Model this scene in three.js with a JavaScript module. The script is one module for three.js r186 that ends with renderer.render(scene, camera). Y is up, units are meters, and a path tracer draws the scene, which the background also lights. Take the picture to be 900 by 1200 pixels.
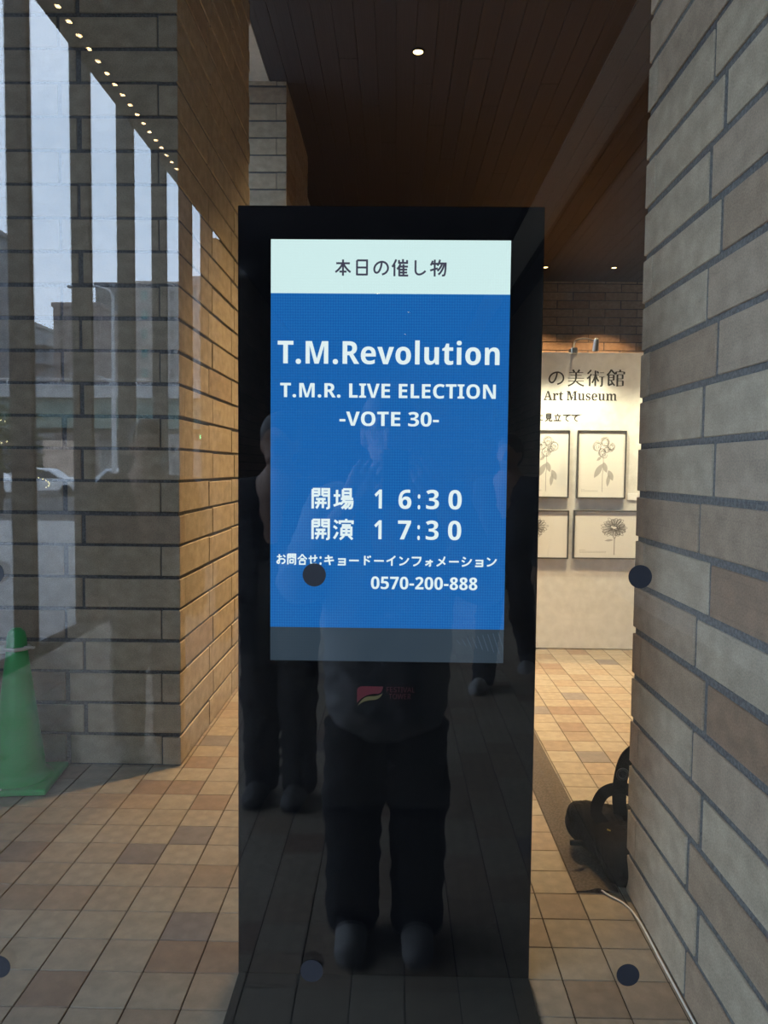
import * as THREE from 'three';
import { mergeGeometries } from 'three/addons/utils/BufferGeometryUtils.js';
import { RoundedBoxGeometry } from 'three/addons/geometries/RoundedBoxGeometry.js';
import { MarchingCubes } from 'three/addons/objects/MarchingCubes.js';
import { RectAreaLightUniformsLib } from 'three/addons/lights/RectAreaLightUniformsLib.js';
import { createNoise2D } from 'simplex-noise';

// ---------------------------------------------------------------- camera, sky, exposure
RectAreaLightUniformsLib.init();
const scene = new THREE.Scene();
const camera = new THREE.PerspectiveCamera(67.04, 900 / 1200, 0.01, 900);
camera.position.set(0.0203, 1.5267, 2.2297);
camera.rotation.order = 'YXZ';
camera.rotation.set(-0.0569, 0.0143, 0.01);
scene.add(camera);
const renderer = new THREE.WebGLRenderer();
renderer.toneMapping = THREE.LinearToneMapping;
renderer.toneMappingExposure = 1.0;
renderer.shadowMap.enabled = true;

let seed = 20241;
const rnd = () => { seed = (seed + 0x6d2b79f5) | 0; let t = Math.imul(seed ^ (seed >>> 15), 1 | seed); t = (t + Math.imul(t ^ (t >>> 7), 61 | t)) ^ t; return ((t ^ (t >>> 14)) >>> 0) / 4294967296; };
const n2 = createNoise2D(rnd);
const fbm = (x, y, o = 4) => { let s = 0, a = 0.5; for (let i = 0; i < o; i++) { s += a * n2(x, y); x *= 2.03; y *= 2.03; a *= 0.5; } return s; };
const SKY = [5.1, 6.3, 8.1];
{ // overcast sky with soft, bluish cloud
  const W = 512, H = 256, data = new Float32Array(W * H * 4);
  for (let j = 0; j < H; j++) for (let i = 0; i < W; i++) {
    const up = ((j + 0.5) / H - 0.5) * Math.PI, az = (i + 0.5) / W * 2 * Math.PI, r = 1.6 * Math.cos(up);
    const c = fbm(r * Math.cos(az) + 7, r * Math.sin(az) * 1.0 + Math.sin(up) * 2.2, 5), k = 1 + 0.16 * c, o = (j * W + i) * 4;
    data[o] = SKY[0] * (k + 0.06 * c); data[o + 1] = SKY[1] * k; data[o + 2] = SKY[2] * (k - 0.05 * c); data[o + 3] = 1;
  }
  const t = new THREE.DataTexture(data, W, H, THREE.RGBAFormat, THREE.FloatType);
  t.mapping = THREE.EquirectangularReflectionMapping; t.magFilter = THREE.LinearFilter; t.needsUpdate = true;
  scene.background = t; scene.environment = t;
}

// ---------------------------------------------------------------- helpers
const taken = {};
const numbered = (n) => { const k = taken[n] = (taken[n] ?? -1) + 1; return k ? n + '_' + String(k).padStart(3, '0') : n; };
const std = (o) => new THREE.MeshStandardMaterial(o), phy = (o) => new THREE.MeshPhysicalMaterial(o);
const lin = (r, g, b) => new THREE.Color().setRGB(r, g, b);
function mesh(name, geo, mat, parent, pos) {
  const m = new THREE.Mesh(geo, mat); m.name = parent ? name : numbered(name); m.castShadow = m.receiveShadow = true;
  if (pos) m.position.set(...pos);
  (parent ?? scene).add(m); return m;
}
function thing(name, label, category, pos = [0, 0, 0], turn = 0, group) {
  const g = new THREE.Group(); g.name = numbered(name); g.position.set(...pos); g.rotation.y = turn; g.userData = { label, category };
  if (group) g.userData.group = group;
  scene.add(g); return g;
}
const tag = (o, label, category, group) => { Object.assign(o.userData, { label, category }); if (group) o.userData.group = group; return o; };
const struct = (o, label) => { o.userData.kind = 'structure'; if (label) o.userData.label = label; return o; };
const structGroup = (name, label, pos = [0, 0, 0]) => { const g = new THREE.Group(); g.name = name; taken[name] ??= 0; g.position.set(...pos); scene.add(g); return struct(g, label); };
const box = (x0, x1, y0, y1, z0, z1) => uvm(new THREE.BoxGeometry(x1 - x0, y1 - y0, z1 - z0).translate((x0 + x1) / 2, (y0 + y1) / 2, (z0 + z1) / 2));
// uv in metres from the dominant axis of each face
function uvm(g, ox = 0, oy = 0) {
  const p = g.attributes.position, n = g.attributes.normal, uv = new Float32Array(p.count * 2);
  for (let i = 0; i < p.count; i++) {
    const ax = Math.abs(n.getX(i)), ay = Math.abs(n.getY(i)), az = Math.abs(n.getZ(i)), x = p.getX(i), y = p.getY(i), z = p.getZ(i);
    const [u, v] = ax >= ay && ax >= az ? [z, y] : ay >= az ? [x, z] : [x, y];
    uv[i * 2] = u + ox; uv[i * 2 + 1] = v + oy;
  }
  return g.setAttribute('uv', new THREE.BufferAttribute(uv, 2));
}
// a box with chamfered edges, 44 triangles, centred
function chamfer(w, h, d, c, ox = 0, oy = 0) {
  const P = [], X = w / 2, Y = h / 2, Z = d / 2, v = (sx, sy, sz, a) => [sx * (a === 0 ? X : X - c), sy * (a === 1 ? Y : Y - c), sz * (a === 2 ? Z : Z - c)];
  const tri = (a, b, c2) => { // orient outwards
    const A = new THREE.Vector3(...a), B = new THREE.Vector3(...b), D = new THREE.Vector3(...c2), n = B.clone().sub(A).cross(D.clone().sub(A));
    if (n.dot(A.clone().add(B).add(D)) < 0) P.push(...a, ...c2, ...b); else P.push(...a, ...b, ...c2);
  };
  const quad = (a, b, c2, d2) => { tri(a, b, c2); tri(a, c2, d2); };
  for (const s of [-1, 1]) {
    quad(v(s, -1, -1, 0), v(s, 1, -1, 0), v(s, 1, 1, 0), v(s, -1, 1, 0));
    quad(v(-1, s, -1, 1), v(1, s, -1, 1), v(1, s, 1, 1), v(-1, s, 1, 1));
    quad(v(-1, -1, s, 2), v(1, -1, s, 2), v(1, 1, s, 2), v(-1, 1, s, 2));
    for (const t of [-1, 1]) {
      quad(v(s, t, -1, 0), v(s, t, 1, 0), v(s, t, 1, 1), v(s, t, -1, 1));
      quad(v(s, -1, t, 0), v(s, 1, t, 0), v(s, 1, t, 2), v(s, -1, t, 2));
      quad(v(-1, s, t, 1), v(1, s, t, 1), v(1, s, t, 2), v(-1, s, t, 2));
      for (const r of [-1, 1]) tri(v(s, t, r, 0), v(s, t, r, 1), v(s, t, r, 2));
    }
  }
  const g = new THREE.BufferGeometry(); g.setAttribute('position', new THREE.Float32BufferAttribute(P, 3)); g.computeVertexNormals();
  return uvm(g, ox, oy);
}
const tube = (pts, r, seg = 24, rs = 8) => new THREE.TubeGeometry(new THREE.CatmullRomCurve3(pts.map((p) => new THREE.Vector3(...p))), seg, r, rs);
const cyl = (r0, r1, h, s = 20) => new THREE.CylinderGeometry(r0, r1, h, s);
const lathe = (pts, s = 32) => new THREE.LatheGeometry(pts.map((p) => new THREE.Vector2(...p)), s);
// grain textures: base tone 1, small speckle
function grain(size, seedOff, f) {
  const d = new Uint8Array(size * size * 4);
  for (let j = 0; j < size; j++) for (let i = 0; i < size; i++) {
    const v = Math.max(0, Math.min(255, Math.round(255 * f(i / size, j / size, seedOff)))), o = (j * size + i) * 4;
    d[o] = d[o + 1] = d[o + 2] = v; d[o + 3] = 255;
  }
  const t = new THREE.DataTexture(d, size, size); t.wrapS = t.wrapT = THREE.MirroredRepeatWrapping; t.magFilter = THREE.LinearFilter; t.needsUpdate = true; return t;
}
const texBrick = grain(512, 3, (u, v, s) => 0.86 + 0.10 * fbm(u * 7 + s, v * 9, 4) + 0.09 * n2(u * 90, v * 130 + s) * (0.4 + 0.6 * rnd()) + 0.05 * (rnd() - 0.5));
texBrick.colorSpace = THREE.SRGBColorSpace; texBrick.repeat.set(1.1, 1.1);
const texBrickBump = grain(512, 9, (u, v, s) => 0.5 + 0.2 * fbm(u * 30 + s, v * 40, 3) + 0.2 * (rnd() - 0.5)); texBrickBump.repeat.set(1.7, 1.7);
const texTile = grain(512, 17, (u, v, s) => 0.88 + 0.10 * fbm(u * 6 + s, v * 6, 4) + 0.07 * (rnd() - 0.5)); texTile.colorSpace = THREE.SRGBColorSpace; texTile.repeat.set(1.9, 1.9);
const texMortar = grain(256, 31, (u, v, s) => 0.76 + 0.22 * fbm(u * 14 + s, v * 14, 3) + 0.08 * (rnd() - 0.5)); texMortar.colorSpace = THREE.SRGBColorSpace; texMortar.repeat.set(4, 4);
const texWood = grain(512, 47, (u, v, s) => 0.78 + 0.16 * fbm(u * 60 + s, v * 1.5, 3) + 0.05 * (rnd() - 0.5)); texWood.colorSpace = THREE.SRGBColorSpace; texWood.repeat.set(2.1, 0.35);
const texPlaster = grain(256, 53, (u, v, s) => 0.93 + 0.05 * fbm(u * 8 + s, v * 8, 3) + 0.03 * (rnd() - 0.5)); texPlaster.colorSpace = THREE.SRGBColorSpace;
const texAsphalt = grain(256, 61, (u, v, s) => 0.75 + 0.2 * (rnd() - 0.5) + 0.15 * fbm(u * 5 + s, v * 5, 3)); texAsphalt.colorSpace = THREE.SRGBColorSpace;

const brickMat = (r, g, b) => std({ color: lin(r, g, b), map: texBrick, bumpMap: texBrickBump, bumpScale: 0.0012, roughness: 0.82 });
const BR = [brickMat(0.52, 0.432, 0.32), brickMat(0.495, 0.415, 0.312), brickMat(0.545, 0.457, 0.342), brickMat(0.455, 0.355, 0.262), brickMat(0.40, 0.295, 0.205), brickMat(0.33, 0.215, 0.14)];
const M = {
  mortar: std({ color: lin(0.19, 0.195, 0.205), map: texMortar, bumpMap: texMortar, bumpScale: 0.006, roughness: 0.95 }),
  grout: std({ color: lin(0.075, 0.06, 0.05), map: texMortar, roughness: 0.95 }),
  plank: [std({ color: lin(0.066, 0.059, 0.068), map: texWood, roughness: 0.55 }), std({ color: lin(0.062, 0.056, 0.065), map: texWood, roughness: 0.55 }), std({ color: lin(0.070, 0.062, 0.070), map: texWood, roughness: 0.55 })],
  plankBack: std({ color: lin(0.015, 0.011, 0.01), roughness: 0.8 }),
  plaster: std({ color: lin(0.58, 0.54, 0.47), map: texPlaster, roughness: 0.9 }),
  white: std({ color: lin(0.78, 0.755, 0.70), map: texPlaster, roughness: 0.85 }),
  darkMetal: std({ color: lin(0.035, 0.032, 0.030), roughness: 0.45, metalness: 0.4 }),
  black: std({ color: lin(0.012, 0.012, 0.013), roughness: 0.5 }),
  blackGloss: phy({ color: lin(0.005, 0.005, 0.006), roughness: 0.05, ior: 1.25 }),
  blackPowder: std({ color: lin(0.013, 0.015, 0.016), roughness: 0.6, metalness: 0.1 }),
  glass: phy({ color: lin(0.97, 0.985, 0.98), roughness: 0, transmission: 1, thickness: 0, ior: 1.53 }),
  chrome: std({ color: lin(0.62, 0.61, 0.58), roughness: 0.28, metalness: 1 }),
  asphalt: std({ color: lin(0.075, 0.075, 0.08), map: texAsphalt, roughness: 0.9 }),
};

const CEIL = 5.196, ZG = 1.12, COURSE = 0.161, GAP = 0.015, THICK = 0.092, XF = -2.85, ZBACK = -13.13;

// ---------------------------------------------------------------- floor: 158 mm quarry tiles on dark grout
const TP = 0.158, TX0 = -0.568, TZ0 = -0.6433;
const tileTones = [[0.30, 0.25, 0.19], [0.29, 0.238, 0.178], [0.315, 0.268, 0.205], [0.29, 0.222, 0.16], [0.25, 0.188, 0.135], [0.225, 0.155, 0.112], [0.18, 0.155, 0.148]];
const tilePick = () => { const r = rnd(); return r < 0.24 ? 0 : r < 0.46 ? 1 : r < 0.62 ? 2 : r < 0.79 ? 3 : r < 0.90 ? 4 : r < 0.965 ? 5 : 6; };
{
  const floor = structGroup('floor', 'square tan and brown quarry tiles with dark joints');
  mesh('grout_bed', box(XF - 0.2, 8, -0.2, -0.0035, ZBACK - 0.2, 20.9), M.grout, floor);
  const tileMats = tileTones.map(([r, g, b]) => std({ color: lin(r, g, b), map: texTile, bumpMap: texTile, bumpScale: 0.0008, roughness: 0.55 }));
  const geos = [0, 1, 2, 3].map((i) => chamfer(TP - 0.004, 0.02, TP - 0.004, 0.0012, i * 0.37, i * 0.21));
  const list = [];
  for (let i = Math.ceil((XF - TX0) / TP); TX0 + (i + 1) * TP < 7.9; i++) for (let k = Math.ceil((ZBACK - TZ0) / TP); TZ0 + (k + 1) * TP < 20.8; k++)
    list.push([TX0 + (i + 0.5) * TP, TZ0 + (k + 0.5) * TP]);
  const vis = (x, z) => { // in the camera's view and on this side of pillars, kiosk, right pier
    if (z > 0.5) return false;
    const px = 463.5 + 906 * (x - 0.02) / (2.23 - z), py = 548.5 + 906 * 1.5267 / (2.23 - z);
    if (px < -40 || px > 830 || py > 1260) return false;
    if (z < -4.35 || (px > 300 && px < 600)) return false;
    if (x < -1.1 && z < -1.6) return false;
    if (x > 0.9 && px > 745) return false;
    if (px <= 300 && z < -3.3) return false;
    return true;
  };
  const near = list.filter(([x, z]) => vis(x, z)).sort((a, b) => b[1] - a[1]).slice(0, 300), nearKey = new Set(near.map((p) => p.join()));
  for (const [x, z] of near) {
    const t = mesh('tile', geos[Math.floor(rnd() * 4)], tileMats[tilePick()], floor, [x, -0.01 + (rnd() - 0.5) * 0.0008, z]);
    t.rotation.set((rnd() - 0.5) * 0.004, 0, (rnd() - 0.5) * 0.004);
  }
  const rest = list.filter((p) => !nearKey.has(p.join()));
  const im = new THREE.InstancedMesh(geos[0], std({ color: 0xffffff, map: texTile, bumpMap: texTile, bumpScale: 0.0008, roughness: 0.55 }), rest.length), mt = new THREE.Matrix4(), col = new THREE.Color();
  rest.forEach(([x, z], i) => { im.setMatrixAt(i, mt.makeTranslation(x, -0.01, z)); const [r, g, b] = tileTones[tilePick()]; im.setColorAt(i, col.setRGB(r, g, b)); });
  im.name = 'tiles_beyond'; im.userData.kind = 'stuff'; im.castShadow = im.receiveShadow = true; floor.add(im);
}

// ---------------------------------------------------------------- brick building
const geoCache = new Map();
function brickGeo(a, h, t) { // a along, h high, t thick; a few shared variants
  const key = [a, h, t].map((v) => v.toFixed(3)).join() + (Math.floor(rnd() * 3));
  if (!geoCache.has(key)) geoCache.set(key, chamfer(a, h, t, 0.0022, rnd() * 3, rnd() * 3));
  return geoCache.get(key);
}
// one row-by-row brick face. axis 'x' or 'z' runs along the face; from = corner, dir = sign away from the corner, out = coordinate of the brick face, face = sign of its outward side
function brickFace(parent, axis, from, dir, length, out, face, L, ret, fullOnEven, rows, pick, GAP = 0.015) {
  for (let r = 0; r < rows; r++) {
    const y0 = r * COURSE + GAP / 2, y1 = Math.min((r + 1) * COURSE - GAP / 2, CEIL);
    if (y1 - y0 < 0.03) continue;
    const full = (r % 2 === 0) === fullOnEven;
    let s = full ? 0 : ret + GAP / 2, e = full ? L - GAP / 2 : ret + L - GAP / 2;
    while (s < length - 0.05) {
      const s1 = s, e1 = Math.min(e, length), cut = [0, 0, 0.006, 0.010][Math.floor(rnd() * 4)], low = [0, 0, 0.003, 0.006][Math.floor(rnd() * 4)], a = Number((e1 - s1 - cut).toFixed(3));
      const b = mesh('brick', brickGeo(a, y1 - y0 - low, THICK), BR[pick(r, s1)], parent);
      const mid = from + dir * (s1 + a / 2), o = out - face * (THICK / 2 + rnd() * 0.003);
      if (axis === 'x') b.position.set(mid, (y0 + y1 - low) / 2, o); else { b.position.set(o, (y0 + y1 - low) / 2, mid); b.rotation.y = Math.PI / 2; }
      b.rotation.z += axis === 'x' ? (rnd() - 0.5) * 0.004 : 0;
      s = e + GAP; e = s + L - GAP;
    }
  }
}
const pickPale = () => { const q = rnd(); return q < 0.42 ? 0 : q < 0.68 ? 1 : q < 0.93 ? 2 : 3; };
const pickMixed = () => { const q = rnd(); return q < 0.32 ? 0 : q < 0.54 ? 1 : q < 0.72 ? 2 : q < 0.88 ? 3 : 4; };
const pierTone = [[0, 4], [0, 1], [0, 4], [3, 0], [1, 3], [4, 5], [3, 1], [1, 5], [4, 4], [1, 3], [0, 0]];
const pickPier = (r, s) => pierTone[r] ? pierTone[r][s > 0.4 ? 1 : 0] : pickMixed();
const ROWS = 33, XS = -1.0556;
function brickPillar(zf, zb, label) {
  const g = structGroup(numbered('brick_pillar'), label);
  mesh('mortar', box(XF, XS - 0.009, 0, CEIL, zb, zf - 0.009), M.mortar, g);
  brickFace(g, 'x', XS, -1, XS - XF, zf, 1, 0.49, 0.092, false, ROWS, pickPale);
  brickFace(g, 'z', zf, -1, zf - zb, XS, 1, 0.617, 0.092, true, ROWS, pickPale);
  return g;
}
brickPillar(-1.6137, -3.479, 'large brick pillar beside the traffic cone');
brickPillar(-5.339, -7.139, 'farther brick pillar whose top shows above the display');
struct(mesh('brick_pillar', box(XF, XS, 0, CEIL, -10.86, -9.06), BR[0]), 'farthest brick pillar');
{ // right pier, seen along its side
  const g = structGroup('wall_right', 'tall brick pier with wide mortar joints');
  mesh('mortar', box(0.8675 + 0.0065, 2.75, 0, CEIL, -0.4946 + 0.012, 1.5), M.mortar, g);
  brickFace(g, 'z', -0.4946, 1, 1.99, 0.8675, -1, 0.56, 0.084, true, ROWS, pickPier, 0.0195);
  brickFace(g, 'x', 0.8675, 1, 0.7, -0.4946, -1, 0.49, 0.092, false, ROWS, pickMixed);
}
{ // back wall of the hall
  const g = structGroup('wall_back', 'long brick wall at the end of the hall');
  mesh('mortar', box(XF, 8, 0, CEIL, ZBACK - 0.3, ZBACK - 0.012), M.mortar, g);
  brickFace(g, 'x', 1.6, 1, 4.4, ZBACK, 1, 0.62, 0.31, true, ROWS, pickPale);
}
function bricksStuff(name, axis, from, length, out, face) { // walls only seen mirrored in the glass
  const L = 0.6, pts = [];
  for (let r = 0; r < 32; r++) for (let s = (r % 2) * -0.3; s < length; s += L) pts.push([from + s + L / 2, (r + 0.5) * COURSE]);
  const im = new THREE.InstancedMesh(chamfer(L - GAP, COURSE - GAP, THICK, 0.002), std({ color: 0xffffff, map: texBrick, roughness: 0.85 }), pts.length), m4 = new THREE.Matrix4(), q = new THREE.Quaternion().setFromEuler(new THREE.Euler(0, axis === 'x' ? 0 : Math.PI / 2, 0)), c = new THREE.Color(), one = new THREE.Vector3(1, 1, 1);
  pts.forEach(([a, y], i) => { const o = out - face * THICK / 2; im.setMatrixAt(i, m4.compose(new THREE.Vector3(axis === 'x' ? a : o, y, axis === 'x' ? o : a), q, one)); const k = 0.85 + 0.3 * rnd(); im.setColorAt(i, c.setRGB(0.40 * k, 0.355 * k, 0.285 * k)); });
  im.name = name; im.userData.kind = 'stuff'; im.castShadow = im.receiveShadow = true; return im;
}

scene.getObjectByName('wall_back').add(bricksStuff('bricks_beyond', 'x', XF, 3.9, ZBACK, 1));
// ---------------------------------------------------------------- ceilings, other walls, glazing
{
  const c = structGroup('ceiling', 'dark brown plank ceiling');
  mesh('slab', box(XF - 0.3, 8.2, CEIL + 0.03, CEIL + 0.6, ZBACK - 0.3, ZG + 0.05), M.plankBack, c);
  const W = 0.172, len = [3.4, 4.3], g = [];
  for (let i = 0, x = -1.218; x < 7.9; i++, x += W) {
    let z = ZBACK; for (let j = 0; z < ZG - 0.05; j++) {
      const l = Math.min(j === 0 ? 1.2 + ((i * 5) % 7) * 0.45 : 4.3, ZG - z);
      const key = l.toFixed(2); g[key] ??= chamfer(W - 0.003, 0.03, Number(key) - 0.003, 0.002);
      mesh('plank', g[key], M.plank[Math.floor(rnd() * 3)], c, [x + W / 2, CEIL + 0.015, z + l / 2]); z += l;
    }
  }
  mesh('plaster_strip', box(XF, -1.222, CEIL - 0.002, CEIL + 0.03, ZBACK, ZG), M.plaster, c);
  const o = structGroup('ceiling_001', 'plank ceiling of the covered walk outside the glass');
  mesh('slab', box(-2.878, 3.06, CEIL + 0.03, CEIL + 0.6, ZG + 0.05, 22.7), M.plankBack, o);
  const g2 = chamfer(W - 0.003, 0.03, 21.3, 0.002);
  for (let x = -2.875; x < 2.75; x += W) if (x + W < 1.9 || x > 2.3) mesh('plank', g2, M.plank[Math.floor(rnd() * 3)], o, [x + W / 2, CEIL + 0.015, ZG + 0.05 + 10.65]);
  mesh('plaster_band', box(1.88, 2.33, CEIL - 0.004, CEIL + 0.03, ZG + 0.05, 22.4), M.plaster, o);
}
struct(mesh('wall_side', box(8, 8.3, 0, CEIL, ZBACK, ZG + 0.2), M.plaster));
struct(mesh('wall_front', box(2.75, 8.2, 0, CEIL, ZG, ZG + 0.3), M.plaster));
{ const g = structGroup('wall_loggia'); mesh('mortar', box(2.76, 3.06, 0, CEIL, ZG + 0.3, 22.5), M.mortar, g); g.add(bricksStuff('bricks', 'z', 1.5, 21, 2.75, -1)); }
{ const g = structGroup('wall_end'); mesh('mortar', box(XF, 2.76, 0, CEIL, 22.42, 22.7), M.mortar, g); g.add(bricksStuff('bricks', 'x', XF, 5.6, 22.4, -1)); }
{ const g = structGroup('wall_street'); mesh('mortar', box(XF - 0.3, XF - 0.01, 0, CEIL, 12.75, 22.5), M.mortar, g); g.add(bricksStuff('bricks', 'z', 12.75, 9.6, XF, 1)); }

{ // the pane we look through, with its round black marker dots
  const w = structGroup('window_1', 'large clear glass pane with round black marker dots');
  mesh('glass_pane', box(XF, 0.8675, 0.02, CEIL, ZG - 0.005, ZG + 0.005), M.glass, w);
  mesh('bottom_rail', box(XF, 0.8675, 0.0, 0.02, ZG - 0.02, ZG + 0.02), M.darkMetal, w);
  const dot = new THREE.CylinderGeometry(0.0168, 0.0168, 0.0006, 40).rotateX(Math.PI / 2), dm = std({ color: lin(0.011, 0.014, 0.022), roughness: 0.6 });
  for (let i = -5; i <= 1; i++) for (const [y, dx] of [[1.372, 0], [0.781, -0.001]]) {
    const d = mesh('marker_dot', dot, dm, w, [-0.095 + dx + i * 0.467, y + i * 0.003, ZG + 0.0055]);
    d.userData.label = 'round black sticker on the glass';
  }
}
{ // vertical fins along the street side, glazed inside the hall
  const fin = chamfer(0.18, CEIL + 0.5, 0.07, 0.004);
  for (let k = -3; k <= 5; k++) { const z = 6.195 + 1.21 * k; if (z > ZG + 0.1) tag(mesh('vertical_fin', fin, M.darkMetal, null, [XF - 0.118, (CEIL + 0.5) / 2, z]), 'dark metal fin between covered walk and street', 'fin', 'fins along the street side'); }
  let n = 2;
  struct(mesh('wall_left', box(XF - 0.3, XF, 0, CEIL, -1.6, ZG + 0.06), BR[0]));
  struct(mesh('wall_left', box(XF - 0.3, XF, 0, CEIL, ZBACK, -7.139), BR[0]));
  for (const [a, b] of [[-5.339, -3.479]]) {
    const w = structGroup('window_' + n++, 'tall street window');
    mesh('glass_pane', box(XF - 0.06, XF - 0.05, 0.02, CEIL, a, b), M.glass, w);
    for (let z = b - 0.04; z > a; z -= 1.21) mesh('mullion', chamfer(0.18, CEIL, 0.07, 0.004), M.darkMetal, w, [XF - 0.15, CEIL / 2, z]);
  }
}

// ---------------------------------------------------------------- lamps
const glow = (r, g, b) => std({ color: 0x000000, emissive: lin(r, g, b), emissiveIntensity: 1 });
const warm = lin(1, 0.66, 0.33);
const lensMat = glow(9, 6, 2.4);
function downlight(label, x, y, z, cd, angle, group, pen = 1, tint = warm) {
  const d = thing('ceiling_downlight', label, 'lamp', [x, y, z], 0, group);
  mesh('trim_ring', new THREE.TorusGeometry(0.052, 0.010, 10, 32).rotateX(Math.PI / 2), M.darkMetal, d, [0, -0.004, 0]);
  mesh('lamp_lens', cyl(0.043, 0.043, 0.012, 28), lensMat, d, [0, -0.002, 0]);
  if (cd) {
    const s = new THREE.SpotLight(tint, cd, 0, angle, pen, 2); s.position.set(0, -0.012, 0); s.target.position.set(0, -1, 0); s.castShadow = true; s.shadow.radius = 2; d.add(s, s.target);
  }
  return d;
}
downlight('lit round downlight in the dark plank ceiling above the display', 0.18, CEIL, -4.804, 130, 0.95);
downlight('lit downlight behind the display', 0.2, CEIL, -2.62, 175, 0.56);
downlight('lit downlight hidden behind the brick pier', 2.0, CEIL, -2.9, 130, 0.6, undefined, 1, lin(1, 0.74, 0.43));
for (const x of [2.699, 3.94]) downlight('small downlight in front of the far brick wall', x, CEIL, -12.06, 75, 0.86, 'downlights by the far wall', 0.35, lin(1, 0.50, 0.22));
for (const [x, z] of [[-0.4, 16.5], [0.3, 18.4], [0.25, 21.4]]) downlight('downlight in the ceiling of the covered walk', x, CEIL, z, 10, 0.9, 'downlights of the covered walk');
{ // row of small warm lights along the street edge of the outside ceiling
  const g = cyl(0.022, 0.022, 0.012, 16), gm = glow(40, 26, 13), cup = lathe([[0.024, 0], [0.030, 0], [0.030, -0.01], [0.024, -0.012]], 20);
  for (let i = 0; i < 24; i++) {
    const t = thing('ceiling_spotlight', 'tiny warm light in the row along the ceiling edge', 'lamp', [-2.72, CEIL, 9.74 - 0.2105 * i], 0, 'row of tiny ceiling lights');
    mesh('rim', cup, M.darkMetal, t); mesh('lamp_lens', g, gm, t, [0, -0.004, 0]);
  }
}

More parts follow.
